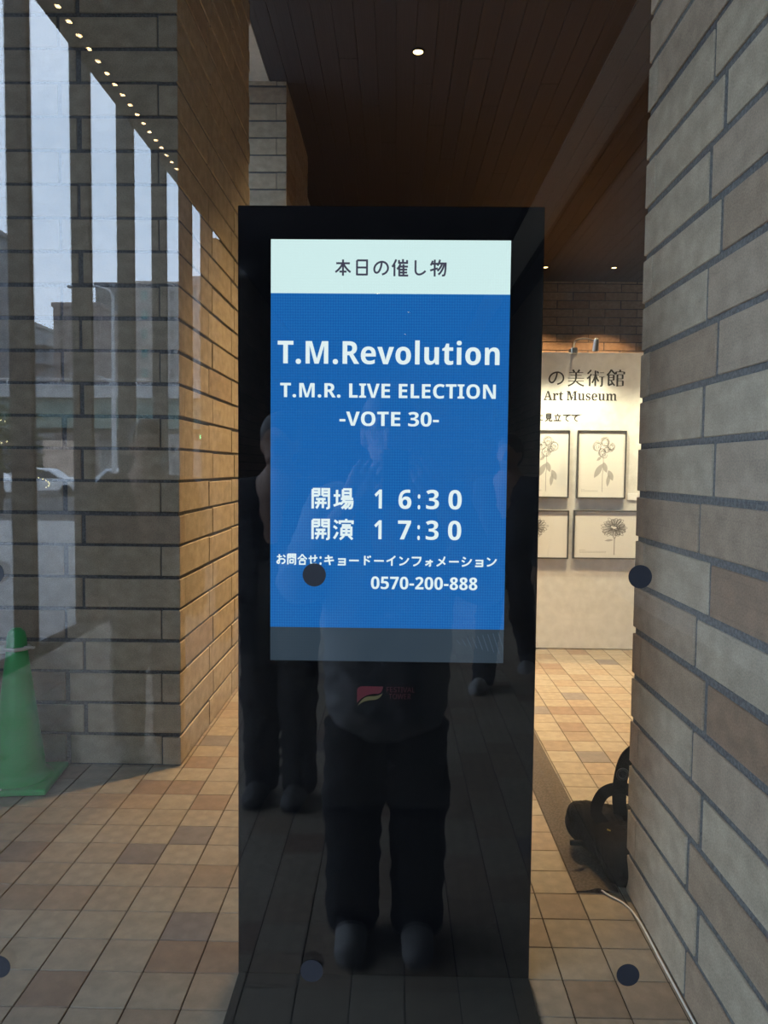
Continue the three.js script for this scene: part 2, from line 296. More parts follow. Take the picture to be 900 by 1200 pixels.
// ---------------------------------------------------------------- hand-drawn Japanese glyphs: strokes on a 100 x 100 field, y down
const GL = {
  本: 'M12 28L88 28M50 8L50 95M48 30Q34 58 8 76M52 30Q66 58 92 76M30 73L70 73', 日: 'M22 12L78 12L78 92M22 12L22 92M22 50L78 50M22 88L78 88',
  の: 'M54 20C52 50 40 78 26 78C12 78 8 56 18 40C28 24 48 16 64 20C86 26 94 50 86 66C80 78 68 84 56 87',
  催: 'M28 6Q20 28 6 46M19 34L19 96M66 4L66 24M44 9L44 24L89 24L89 9M52 30Q46 46 34 58M46 46L46 96M46 44L94 44M70 32L68 44M69 44L69 92M46 60L90 60M46 76L90 76M46 92L96 92',
  し: 'M30 10L30 62C30 94 64 92 86 66', 物: 'M20 12Q16 26 8 36M16 28L48 28M31 6L31 96M6 64L48 52M60 6Q56 24 46 38M56 26L92 26Q92 70 86 86Q84 92 72 90M72 28Q64 52 46 66M84 28Q76 66 52 86',
  開: 'M12 8L12 96M12 8L42 8L42 38M12 22L42 22M12 37L42 37M58 38L58 8L88 8L88 88Q88 95 76 94M58 22L88 22M58 37L88 37M27 53L73 53M22 70L78 70M41 53Q42 82 28 94M60 53L60 94',
  問: 'M12 8L12 96M12 8L42 8L42 38M12 22L42 22M12 37L42 37M58 38L58 8L88 8L88 88Q88 95 76 94M58 22L88 22M58 37L88 37M34 54L66 54L66 84M34 54L34 88M34 82L66 82',
  場: 'M4 36L36 36M20 10L20 78M4 82L38 70M48 8L84 8L84 40L48 40L48 8M48 24L84 24M38 51L96 51M56 51Q50 66 36 76M50 64L92 64Q92 82 87 90Q84 94 74 92M68 64Q62 80 42 94M82 64Q76 84 56 96',
  演: 'M8 10Q18 14 24 22M4 36Q14 40 20 48M6 92Q18 78 24 62M64 2L64 14M34 26L34 14L94 14L94 26M44 31L86 31M42 42L88 42L88 74L42 74L42 42M65 31L65 74M42 58L88 58M54 78Q46 88 34 95M76 78Q86 86 94 95',
  合: 'M50 6Q34 32 4 48M50 6Q66 32 96 48M30 46L70 46M24 60L76 60L76 92L24 92L24 60', お: 'M10 30L60 28M34 8L34 74Q34 90 20 86Q8 80 14 70Q30 50 62 48Q90 50 88 68Q84 88 56 87M72 16Q84 22 92 34',
  せ: 'M5 42L95 36M28 16L28 72Q28 90 48 90L84 88M70 10L70 54Q70 66 56 64', キ: 'M14 34L82 26M8 62L92 52M42 6L58 96', ョ: 'M20 40L80 40L80 96M24 66L80 66M18 91L80 91', ー: 'M8 52L92 52',
  ド: 'M36 8L36 94M36 40Q58 48 78 62M58 14L68 30M76 8L86 24', イ: 'M82 8Q58 40 8 56M54 36L54 96', ン: 'M12 18Q28 24 38 36M12 86Q66 80 90 26', フ: 'M10 20L86 20Q82 76 24 92', ォ: 'M22 54L84 54M62 36L62 88Q62 94 50 92M60 56Q46 76 20 86',
  メ: 'M78 8Q66 66 10 92M26 34Q56 50 82 78', シ: 'M20 14Q34 18 44 28M10 42Q24 46 34 56M12 90Q72 82 92 28',
  美: 'M32 4L41 18M68 4L59 18M12 20L88 20M20 36L80 36M6 52L94 52M50 20L50 52M8 69L92 69M49 54Q46 82 8 96M52 69Q64 88 94 96', 術: 'M24 4Q16 18 5 26M26 28Q18 44 3 54M18 44L18 97M32 32L66 32M48 8L48 97M47 34Q42 60 30 78M50 34Q56 56 66 70M57 12L64 24M72 20L94 20M68 44L97 44M84 44L84 90Q84 97 74 95',
  館: 'M26 2Q18 22 3 34M26 2Q36 18 50 28M12 32L40 32L40 62L12 62M12 47L40 47M13 32L13 92L32 82M26 64Q34 80 46 92M74 2L74 14M52 28L52 14L96 14L96 28M60 30L60 97M60 30L88 30L88 54L60 54M60 65L90 65L90 93L60 93',
  に: 'M16 12Q8 50 16 90M42 30L86 28M42 58Q38 88 90 82', 見: 'M24 6L76 6L76 60L24 60L24 6M24 24L76 24M24 42L76 42M42 60Q40 86 8 95M60 60L60 86Q60 93 70 93L90 92L92 78', 立: 'M50 4L50 24M10 27L90 27M28 38Q36 60 38 82M72 36Q68 62 58 86M5 89L95 89', て: 'M8 22L90 18Q40 34 44 66Q48 88 78 92',
};
function path(ctx, d, x, y, w, h, each) { // a tiny SVG path reader for M L Q C
  const re = /([MLQC])([^MLQC]*)/g; let m, cur = null, started = false;
  const X = (v) => x + v / 100 * w, Y = (v) => y + v / 100 * h;
  while ((m = re.exec(d))) {
    const n = m[2].trim().split(/[ ,]+/).map(Number);
    if (m[1] === 'M') { if (started) ctx.stroke(); ctx.beginPath(); ctx.moveTo(X(n[0]), Y(n[1])); started = true; cur = n; }
    else if (m[1] === 'L') {
      if (each) { const flat = Math.abs(n[1] - cur[1]) < 6; ctx.stroke(); ctx.beginPath(); ctx.moveTo(X(cur[0]), Y(cur[1])); ctx.lineWidth = flat ? each[0] : each[1]; ctx.lineTo(X(n[0]), Y(n[1])); ctx.stroke(); ctx.beginPath(); ctx.moveTo(X(n[0]), Y(n[1])); ctx.lineWidth = each[1]; }
      else ctx.lineTo(X(n[0]), Y(n[1]));
      cur = n;
    } else if (m[1] === 'Q') { if (each) ctx.lineWidth = each[1] * 0.85; ctx.quadraticCurveTo(X(n[0]), Y(n[1]), X(n[2]), Y(n[3])); cur = n.slice(2); }
    else { if (each) ctx.lineWidth = each[1] * 0.85; ctx.bezierCurveTo(X(n[0]), Y(n[1]), X(n[2]), Y(n[3]), X(n[4]), Y(n[5])); cur = n.slice(4); }
  }
  if (started) ctx.stroke();
}
function kanji(ctx, text, x0, y0, x1, y1, lw, color, serif, pitch) {
  const n = [...text].length, cw = pitch ?? (x1 - x0) / n, gw = cw * 0.94;
  ctx.strokeStyle = color; ctx.lineJoin = 'miter'; ctx.lineCap = 'butt';
  [...text].forEach((c, i) => { if (GL[c]) { ctx.lineWidth = lw; path(ctx, GL[c], x0 + i * cw + (cw - gw) / 2, y0, gw, y1 - y0, serif); } });
}
function latin(ctx, text, x0, x1, base, cap, font, color) { // fitted to the width x0..x1 and the cap height
  const S = 200; ctx.save(); ctx.font = font.replace('#', S); ctx.fillStyle = color; ctx.textBaseline = 'alphabetic';
  const w = ctx.measureText(text).width, k = cap / (0.714 * S);
  ctx.translate(x0, base); ctx.scale((x1 - x0) / w, k); ctx.fillText(text, 0, 0); ctx.restore();
}
const canvasTex = (c) => { const t = new THREE.CanvasTexture(c); t.colorSpace = THREE.SRGBColorSpace; t.magFilter = THREE.LinearFilter; return t; };
const makeCanvas = (w, h) => { const c = document.createElement('canvas'); c.width = w; c.height = h; return c; };

// ---------------------------------------------------------------- the display
{
  const k = thing('information_display', 'tall black floor-standing display showing a blue event notice', 'display', [0, 0, 0]);
  const kl = -0.4346, kr = 0.4342, kt = 2.266;
  mesh('cabinet', chamfer(kr - kl - 0.006, kt - 0.012, 0.11, 0.004), M.blackPowder, k, [(kl + kr) / 2, 0.012 + (kt - 0.012) / 2, -0.066]);
  const front = mesh('front_glass', chamfer(kr - kl, kt - 0.01, 0.01, 0.002), M.blackGloss, k, [(kl + kr) / 2, 0.01 + (kt - 0.01) / 2, -0.005]);
  const base = mesh('base_plate', chamfer(kr - kl, 0.01, 0.62, 0.002), phy({ color: lin(0.008, 0.009, 0.0095), roughness: 0.6, specularIntensity: 0.5 }), k, [(kl + kr) / 2, 0.005, 0.03]);
  void base;
  const W = 1080, H = 1920, c = makeCanvas(W, H), x = c.getContext('2d');
  const U = (u) => u * W, V = (v) => v * H;
  x.fillStyle = '#33404c'; x.fillRect(0, 0, W, H);
  x.fillStyle = '#1b66b4'; x.fillRect(0, 0, W, V(0.9185));
  x.fillStyle = '#dcf8f8'; x.fillRect(0, 0, W, V(0.1247));
  { // pixel weave of the panel
    const im = x.getImageData(0, 0, W, H), d = im.data;
    for (let j = 0; j < H; j++) for (let i = 0; i < W; i++) {
      const o = (j * W + i) * 4, k2 = j < V(0.1247) ? 3 : j < V(0.9185) ? 11 : 1.5, s = k2 * ((rnd() - 0.5) * 1.7 + 0.5 * Math.sin(i * 0.55) + 0.5 * Math.sin(j * 0.5));
      d[o] = Math.max(0, d[o] + s * 0.8); d[o + 1] = Math.max(0, Math.min(255, d[o + 1] + s)); d[o + 2] = Math.max(0, Math.min(255, d[o + 2] + s));
    }
    x.putImageData(im, 0, 0);
  }
  const wht = '#effcff';
  kanji(x, '本日の催し物', U(0.262), V(0.0425), U(0.738), V(0.0855), 8.5, '#454556');
  latin(x, 'T.M.Revolution', U(0.0267), U(0.9703), V(0.2884), V(0.0530), 'bold #px sans-serif', wht);
  latin(x, 'T.M.R. LIVE ELECTION', U(0.0385), U(0.9556), V(0.3677), V(0.0335), 'bold #px sans-serif', wht);
  latin(x, '-VOTE 30-', U(0.2884), U(0.7131), V(0.4336), V(0.0335), 'bold #px sans-serif', wht);
  for (const [v0, v1, ch, dg] of [[0.581, 0.6339, '開場', '16:30'], [0.6546, 0.7075, '開演', '17:30']]) {
    kanji(x, ch, U(0.166), V(v0), U(0.358), V(v1), 11.5, wht);
    const pos = [[0.438, 0.487], [0.540, 0.602], [0.622, 0.640], [0.658, 0.720], [0.752, 0.815]];
    [...dg].forEach((s, i) => latin(x, s, U(pos[i][0]), U(pos[i][1]), V(v1 - 0.004), V(v1 - v0) * 0.86, 'bold #px sans-serif', wht));
  }
  kanji(x, 'お問合せ', U(0.0223), V(0.740), U(0.205), V(0.768), 7, wht);
  latin(x, ':', U(0.207), U(0.222), V(0.7665), V(0.026), 'bold #px sans-serif', wht);
  kanji(x, 'キョードーインフォメーション', U(0.224), V(0.7415), U(0.9688), V(0.7685), 8, wht);
  latin(x, '0570-200-888', U(0.428), U(0.8865), V(0.8235), V(0.030), 'bold #px sans-serif', wht);
  x.strokeStyle = '#48586a'; x.lineWidth = 2.5; // hatch printed in the dim strip below the notice
  for (let i = 0; i < 9; i++) { x.beginPath(); x.moveTo(U(0.80 + i * 0.022), V(0.945 - i * 0.0025)); x.lineTo(U(0.815 + i * 0.024), V(0.956 + i * 0.003)); x.stroke(); }
  const tex = canvasTex(c);
  const sm = phy({ color: lin(0.004, 0.004, 0.005), roughness: 0.07, ior: 1.25, emissive: 0xffffff, emissiveMap: tex, emissiveIntensity: 1.0 });
  mesh('display_screen', new THREE.PlaneGeometry(0.6804, 1.2096), sm, front, [-(kl + kr) / 2, 0.9622 + 0.6048 - (0.01 + (kt - 0.01) / 2), 0.0056]);
  const lg = makeCanvas(512, 256), y = lg.getContext('2d'); y.clearRect(0, 0, 512, 256);
  y.fillStyle = '#5e1826'; y.beginPath(); y.moveTo(18, 60); y.quadraticCurveTo(30, 36, 60, 34); y.lineTo(222, 34); y.quadraticCurveTo(214, 88, 180, 92); y.quadraticCurveTo(70, 92, 18, 170); y.closePath(); y.fill();
  y.fillStyle = '#67603c'; y.beginPath(); y.moveTo(20, 196); y.quadraticCurveTo(60, 110, 130, 112); y.quadraticCurveTo(190, 112, 218, 86); y.quadraticCurveTo(200, 140, 140, 142); y.quadraticCurveTo(60, 146, 20, 196); y.closePath(); y.fill();
  latin(y, 'FESTIVAL', 244, 470, 78, 40, '#px sans-serif', '#4a1620'); latin(y, 'TOWER', 266, 440, 132, 40, '#px sans-serif', '#4a1620');
  mesh('printed_emblem', new THREE.PlaneGeometry(0.192, 0.096), std({ map: canvasTex(lg), transparent: true, roughness: 0.4 }), front, [-(kl + kr) / 2 + 0.004, 0.853 - (0.01 + (kt - 0.01) / 2), 0.0058]);
  const ra = new THREE.RectAreaLight(lin(0.16, 0.32, 0.62), 0.06, 0.66, 1.1); ra.position.set(0, 1.6, 0.012); ra.rotation.y = Math.PI; k.add(ra);
}

// ---------------------------------------------------------------- exhibition wall with lettering, prints and clip-on lamps
const ZP = -4.308;
{
  const w = thing('exhibition_panel_wall', 'white freestanding exhibition panel with black lettering', 'partition', [0, 0, ZP]);
  const pw = [[0.1, 1.0], [1.002, 2.2], [2.202, 3.4]];
  for (const [a, b] of pw) mesh('panel', chamfer(b - a, 2.5, 0.08, 0.002), M.white, w, [(a + b) / 2, 1.256, -0.042]);
  const c = makeCanvas(1024, 640), x = c.getContext('2d'); x.clearRect(0, 0, 1024, 640);
  // canvas spans x 1.15 .. 2.05 m and y 1.88 .. 2.4425 m
  const X = (m) => (m - 1.15) / 0.9 * 1024, Y = (m) => (2.4425 - m) / 0.5625 * 640, ink = '#23211f';
  kanji(x, 'の美術館', X(1.274), Y(2.368), X(1.932), Y(2.222), 14, ink, [6, 17], X(1.4385) - X(1.274));
  latin(x, 'Art Museum', X(1.254), X(1.867), Y(2.108), (2.185 - 2.108) / 0.5625 * 640, 'bold #px serif', ink);
  kanji(x, 'に見立てて', X(1.188), Y(1.998), X(1.56), Y(1.93), 9, '#23211f');
  mesh('lettering', new THREE.PlaneGeometry(0.9, 0.5625), std({ map: canvasTex(c), transparent: true, roughness: 0.8 }), w, [1.6, 2.16125, 0.0005]);
}
function flowerSheet(kind) { // loose ink drawing of a cut flower on paper
  const c = makeCanvas(384, kind === 'rose' ? 512 : 300), x = c.getContext('2d'), W = c.width, H = c.height;
  x.fillStyle = '#dbd7cf'; x.fillRect(0, 0, W, H);
  const ink = (a) => `rgba(70,66,64,${a})`;
  const leaf = (px, py, a, l, wd) => { x.save(); x.translate(px, py); x.rotate(a); x.beginPath(); x.moveTo(0, 0); x.quadraticCurveTo(wd, l * 0.45, 0, l); x.quadraticCurveTo(-wd, l * 0.45, 0, 0); x.fillStyle = 'rgba(150,146,140,0.75)'; x.fill(); x.restore(); };
  if (kind === 'rose') {
    x.strokeStyle = ink(0.55); x.lineWidth = 4; x.beginPath(); x.moveTo(202, 170); x.quadraticCurveTo(214, 260, 202, 330); x.lineTo(202, 470); x.stroke();
    leaf(200, 250, 0.55, 130, 46); leaf(206, 235, -0.35, 90, 40); leaf(250, 300, -0.45, 90, 44); leaf(256, 330, 0.12, 100, 30); leaf(190, 195, 0.9, 50, 22);
    for (const [px, py, r] of [[155, 118, 46], [215, 75, 44], [265, 118, 42], [200, 165, 42], [235, 140, 32]]) for (let i = 0; i < 16; i++) {
      x.strokeStyle = ink(0.35 + 0.35 * rnd()); x.lineWidth = 2 + 2 * rnd(); x.beginPath(); const a = rnd() * 6.28, q = r * (0.2 + 0.8 * rnd()); x.ellipse(px + (rnd() - 0.5) * 14, py + (rnd() - 0.5) * 14, q, q * (0.6 + 0.35 * rnd()), rnd() * 3, a, a + 1.2 + 2 * rnd()); x.stroke();
    }
  } else {
    const px = 210, py = 104; x.strokeStyle = ink(0.6); x.lineWidth = 4; x.beginPath(); x.moveTo(px, py + 60); x.lineTo(px, 282); x.stroke(); leaf(px - 6, 184, 1.45, 46, 14);
    for (let i = 0; i < 46; i++) { const a = i / 46 * 6.283 + rnd() * 0.1, r0 = 22, r1 = 50 + 24 * rnd(); x.strokeStyle = ink(0.35 + 0.4 * rnd()); x.lineWidth = 2 + 2 * rnd(); x.beginPath(); x.ellipse(px + Math.cos(a) * (r0 + r1) / 2, py + Math.sin(a) * (r0 + r1) / 2 * 0.95, (r1 - r0) / 2, 8, a, 0, 6.28); x.stroke(); }
    for (let i = 0; i < 30; i++) { x.strokeStyle = ink(0.5); x.beginPath(); const a = rnd() * 6.28; x.arc(px + Math.cos(a) * 16, py + Math.sin(a) * 13, 4, 0, 5); x.stroke(); }
  }
  x.fillStyle = ink(0.45); for (const dy of [0, 9, 16]) for (let i = 0; i < (dy ? 22 : 5); i++) x.fillRect(28 + i * 6.4, H - (kind === 'rose' ? 62 : 50) + dy, 4.2, 2.6);
  return canvasTex(c);
}
{
  const frameMat = std({ color: lin(0.05, 0.046, 0.042), roughness: 0.5 });
  const rose = std({ map: flowerSheet('rose'), roughness: 0.8 }), rose2 = std({ map: flowerSheet('rose'), roughness: 0.8 }), daisy = std({ map: flowerSheet('daisy'), roughness: 0.8 }), daisy2 = std({ map: flowerSheet('daisy'), roughness: 0.8 });
  const frame = (label, x0, x1, y0, y1, sheet) => {
    const t = thing('framed_print', label, 'picture', [(x0 + x1) / 2, y0, ZP]), w = x1 - x0, h = y1 - y0, b = 0.011, d = 0.032;
    mesh('backing', box(-w / 2 + 0.003, w / 2 - 0.003, 0.003, h - 0.003, 0.001, 0.02), M.white, t);
    const v = chamfer(b, h, d, 0.0015), hz = chamfer(w - 2 * b, b, d, 0.0015);
    mesh('frame_rail', v, frameMat, t, [-w / 2 + b / 2, h / 2, d / 2 + 0.001]); mesh('frame_rail', v, frameMat, t, [w / 2 - b / 2, h / 2, d / 2 + 0.001]);
    mesh('frame_rail', hz, frameMat, t, [0, b / 2, d / 2 + 0.001]); mesh('frame_rail', hz, frameMat, t, [0, h - b / 2, d / 2 + 0.001]);
    mesh('print', new THREE.PlaneGeometry(w - 2 * b, h - 2 * b), sheet, t, [0, h / 2, 0.0206]);
  };
  frame('framed roses drawing, the upright one beside the small caption card', 1.542, 1.950, 1.288, 1.858, rose);
  frame('framed roses drawing half hidden by the display', 1.068, 1.477, 1.290, 1.856, rose2);
  frame('wide framed round flower drawing hung below the caption card', 1.524, 2.16, 0.779, 1.190, daisy);
  frame('wide framed dark round flower drawing half hidden by the display', 0.85, 1.485, 0.776, 1.186, daisy2);
  const card = tag(mesh('caption_card', chamfer(0.085, 0.058, 0.006, 0.001), std({ color: lin(0.8, 0.79, 0.76), roughness: 0.7 }), null, [2.018, 1.306, ZP + 0.004]), 'small white caption card at the right of the framed roses', 'card');
  void card;
  // clip-on arm lamps over the panel
  const lamp = (label, x, dx, cd) => {
    const t = thing('arm_lamp', label, 'lamp', [x, 2.506, ZP]);
    mesh('clamp', chamfer(0.05, 0.05, 0.11, 0.004), M.chrome, t, [0, 0.012, -0.042]);
    mesh('arm', tube([[0, 0.03, -0.03], [0, 0.085, 0.02], [dx * 0.5, 0.08, 0.2], [dx, 0.03, 0.40]], 0.007, 20, 8), M.chrome, t);
    const head = mesh('lamp_head', lathe([[0, 0.055], [0.014, 0.054], [0.019, 0.04], [0.024, -0.045], [0.021, -0.045], [0.018, 0.0], [0, 0.01]], 24), M.chrome, t, [dx, -0.005, 0.41]);
    head.rotation.x = 0.33;
    mesh('lamp_lens', cyl(0.017, 0.017, 0.006, 20), glow(14, 11, 6), head, [0, -0.035, 0]);
    const s = new THREE.SpotLight(lin(1, 0.91, 0.64), cd, 0, 1.0, 0.8, 2); s.position.set(dx, -0.055, 0.40); s.target.position.set(dx, -1.1, 0.06); s.castShadow = true; t.add(s, s.target);
  };
  lamp('chrome clip-on arm lamp at the panel top, above the framed roses', 1.50, 0.075, 4.6);
  lamp('chrome arm lamp on the panel behind the display', 0.98, 0.05, 4.6);
  lamp('chrome arm lamp on the panel beyond the pier', 2.42, -0.05, 4.6);
}

// ---------------------------------------------------------------- cable cover strip, white cable, bag
{
  const s = new THREE.Shape(); s.moveTo(-0.078, 0.001); s.lineTo(0.078, 0.001); s.lineTo(0.074, 0.006); s.quadraticCurveTo(0.03, 0.007, 0.012, 0.016); s.quadraticCurveTo(0, 0.02, -0.012, 0.016); s.quadraticCurveTo(-0.03, 0.007, -0.074, 0.006);
  const g = uvm(new THREE.ExtrudeGeometry(s, { depth: 3.6, bevelEnabled: false, curveSegments: 6 }));
  tag(mesh('cable_mat', g, std({ color: lin(0.125, 0.10, 0.08), map: texMortar, roughness: 0.95 }), null, [0.768, 0, -0.495 - 3.6]), 'grey-brown cable cover strip lying on the tiles under the bag', 'floor mat');
  tag(mesh('white_cable', tube([[0.768, 0.012, -0.52], [0.80, 0.006, -0.47], [0.842, 0.004, -0.42], [0.861, 0.004, -0.33], [0.8625, 0.004, -0.1], [0.8625, 0.004, 0.3], [0.8625, 0.004, 0.9]], 0.0034, 60, 8), std({ color: lin(0.66, 0.66, 0.64), roughness: 0.5 })), 'white cable running along the foot of the brick pier', 'cable');
}
// signed-distance meshing for soft bodies
function fieldMesh(fn, c, half, res) {
  const mc = new MarchingCubes(res, new THREE.MeshStandardMaterial(), false, false, 90000), f = mc.field, hs = res / 2;
  for (let k = 0; k < res; k++) for (let j = 0; j < res; j++) for (let i = 0; i < res; i++)
    f[i + j * res + k * res * res] = i && j && k && i < res - 1 && j < res - 1 && k < res - 1 ? -fn(c[0] + (i - hs) / hs * half, c[1] + (j - hs) / hs * half, c[2] + (k - hs) / hs * half) / half : -1;
  mc.isolation = 0; mc.update();
  const g = new THREE.BufferGeometry(), p = mc.positionArray.slice(0, mc.count * 3), n = mc.normalArray.slice(0, mc.count * 3);
  g.setAttribute('position', new THREE.BufferAttribute(p, 3)); g.setAttribute('normal', new THREE.BufferAttribute(n, 3));
  g.scale(half, half, half).translate(...c); g.computeVertexNormals();
  return g;
}
const capsule = (a, b, ra, rb) => (x, y, z) => {
  const bx = b[0] - a[0], by = b[1] - a[1], bz = b[2] - a[2], px = x - a[0], py = y - a[1], pz = z - a[2];
  const t = Math.max(0, Math.min(1, (px * bx + py * by + pz * bz) / (bx * bx + by * by + bz * bz + 1e-9)));
  return Math.hypot(px - t * bx, py - t * by, pz - t * bz) - (ra + (rb - ra) * t);
};
const ell = (c, r) => (x, y, z) => { const k = Math.hypot((x - c[0]) / r[0], (y - c[1]) / r[1], (z - c[2]) / r[2]); return (k - 1) * Math.min(...r); };
const smin = (fs, k) => (x, y, z) => { let d = 9; for (const f of fs) { const e = f(x, y, z), h = Math.max(0, k - Math.abs(d - e)) / k; d = Math.min(d, e) - h * h * k * 0.25; } return d; };
{ // black bag slumped against the far side of the pier
  const cloth = phy({ color: lin(0.010, 0.009, 0.009), roughness: 0.9, specularIntensity: 0.3 }), t = thing('black_bag', 'black fabric bag with looped straps slumped by the brick pier', 'bag', [0.895, 0.014, -0.70]);
  const body = smin([capsule([-0.10, 0.105, -0.10], [0.0, 0.085, 0.12], 0.078, 0.085), capsule([-0.145, 0.17, -0.06], [-0.02, 0.14, -0.03], 0.026, 0.06), capsule([0.10, 0.10, -0.08], [0.08, 0.09, 0.12], 0.09, 0.085), capsule([-0.03, 0.05, 0.17], [0.08, 0.05, 0.17], 0.048, 0.048)], 0.07);
  mesh('bag_body', uvm(fieldMesh((x, y, z) => Math.max(body(x, y, z) + 0.003 * n2(x * 30, z * 30 + y * 20), 0.004 - y), [0, 0.14, 0.02], 0.32, 72)), cloth, t);
  const strap = (pts, w, name, m) => { // flat webbing
    const cv = new THREE.CatmullRomCurve3(pts.map((p) => new THREE.Vector3(...p))), s = new THREE.Shape(); s.moveTo(-0.004, -w); s.lineTo(0.004, -w); s.lineTo(0.004, w); s.lineTo(-0.004, w);
    mesh(name, uvm(new THREE.ExtrudeGeometry(s, { steps: 40, extrudePath: cv })), m, t);
  };
  strap([[-0.06, 0.16, 0.05], [-0.09, 0.20, 0.02], [-0.055, 0.27, 0.0], [0.03, 0.285, 0.0], [0.08, 0.24, 0.01], [0.07, 0.17, 0.03]], 0.022, 'carry_handle', cloth);
  strap([[0.01, 0.16, 0.02], [0.0, 0.24, 0.01], [0.01, 0.33, -0.01], [0.035, 0.41, -0.01], [0.075, 0.44, 0.0], [0.10, 0.30, 0.02], [0.10, 0.15, 0.04]], 0.026, 'shoulder_strap', cloth);
  mesh('strap_buckle', new THREE.TorusGeometry(0.02, 0.005, 8, 20), M.black, t, [0.012, 0.345, 0.004]);
  mesh('yellow_trim', tube([[-0.065, 0.165, 0.085], [-0.02, 0.155, 0.11], [0.03, 0.172, 0.09], [0.05, 0.205, 0.06]], 0.0035, 20, 6), std({ color: lin(0.42, 0.28, 0.05), roughness: 0.6 }), t);
  mesh('side_tab', chamfer(0.05, 0.02, 0.012, 0.003), cloth, t, [-0.165, 0.085, 0.03]);
}

// ---------------------------------------------------------------- green traffic cone with bar
{
  const t = thing('traffic_cone', 'green plastic traffic cone beside the brick pillar', 'cone', [-1.775, 0, -1.385], 0.12);
  const green = std({ color: lin(0.010, 0.42, 0.085), roughness: 0.42 });
  const g = new RoundedBoxGeometry(0.36, 0.03, 0.36, 3, 0.012); mesh('base', g, green, t, [0, 0.016, 0]);
  mesh('cone_body', lathe([[0.155, 0.03], [0.15, 0.04], [0.128, 0.052], [0.12, 0.075], [0.046, 0.655], [0.044, 0.665], [0.046, 0.67], [0.044, 0.70], [0.038, 0.73], [0.02, 0.748], [0, 0.752]], 40), green, t);
  const wm = std({ color: lin(0.72, 0.72, 0.72), roughness: 0.5 });
  mesh('white_mark', box(-0.15, -0.02, 0.0, 0.004, 0, 0.012), wm, t, [0, 0.0305, 0.162]);
  mesh('white_mark', box(-0.15, -0.02, 0.0, 0.002, 0, 0.006), wm, t, [0, 0.0312, 0.142]);
  const b = thing('cone_bar', 'dark bar hooked on the green cone by a white ring', 'bar', [-1.775, 0.655, -1.385]);
  mesh('ring', new THREE.TorusGeometry(0.056, 0.009, 10, 32).rotateX(Math.PI / 2), std({ color: lin(0.62, 0.60, 0.55), roughness: 0.5 }), b);
  mesh('bar_socket', cyl(0.017, 0.02, 0.06, 16).rotateZ(Math.PI / 2), std({ color: lin(0.62, 0.60, 0.55), roughness: 0.5 }), b, [-0.072, -0.004, 0.03]).rotation.y = 0.35;
  mesh('bar_tube', new THREE.CylinderGeometry(0.015, 0.015, 0.9, 16).rotateZ(Math.PI / 2), std({ color: lin(0.10, 0.06, 0.03), roughness: 0.5 }), b, [-0.50, -0.012, 0.19]).rotation.y = 0.35;
  mesh('ring_tab', chamfer(0.05, 0.012, 0.02, 0.003), std({ color: lin(0.62, 0.60, 0.55), roughness: 0.5 }), b, [0.07, 0.006, 0.02]);
}

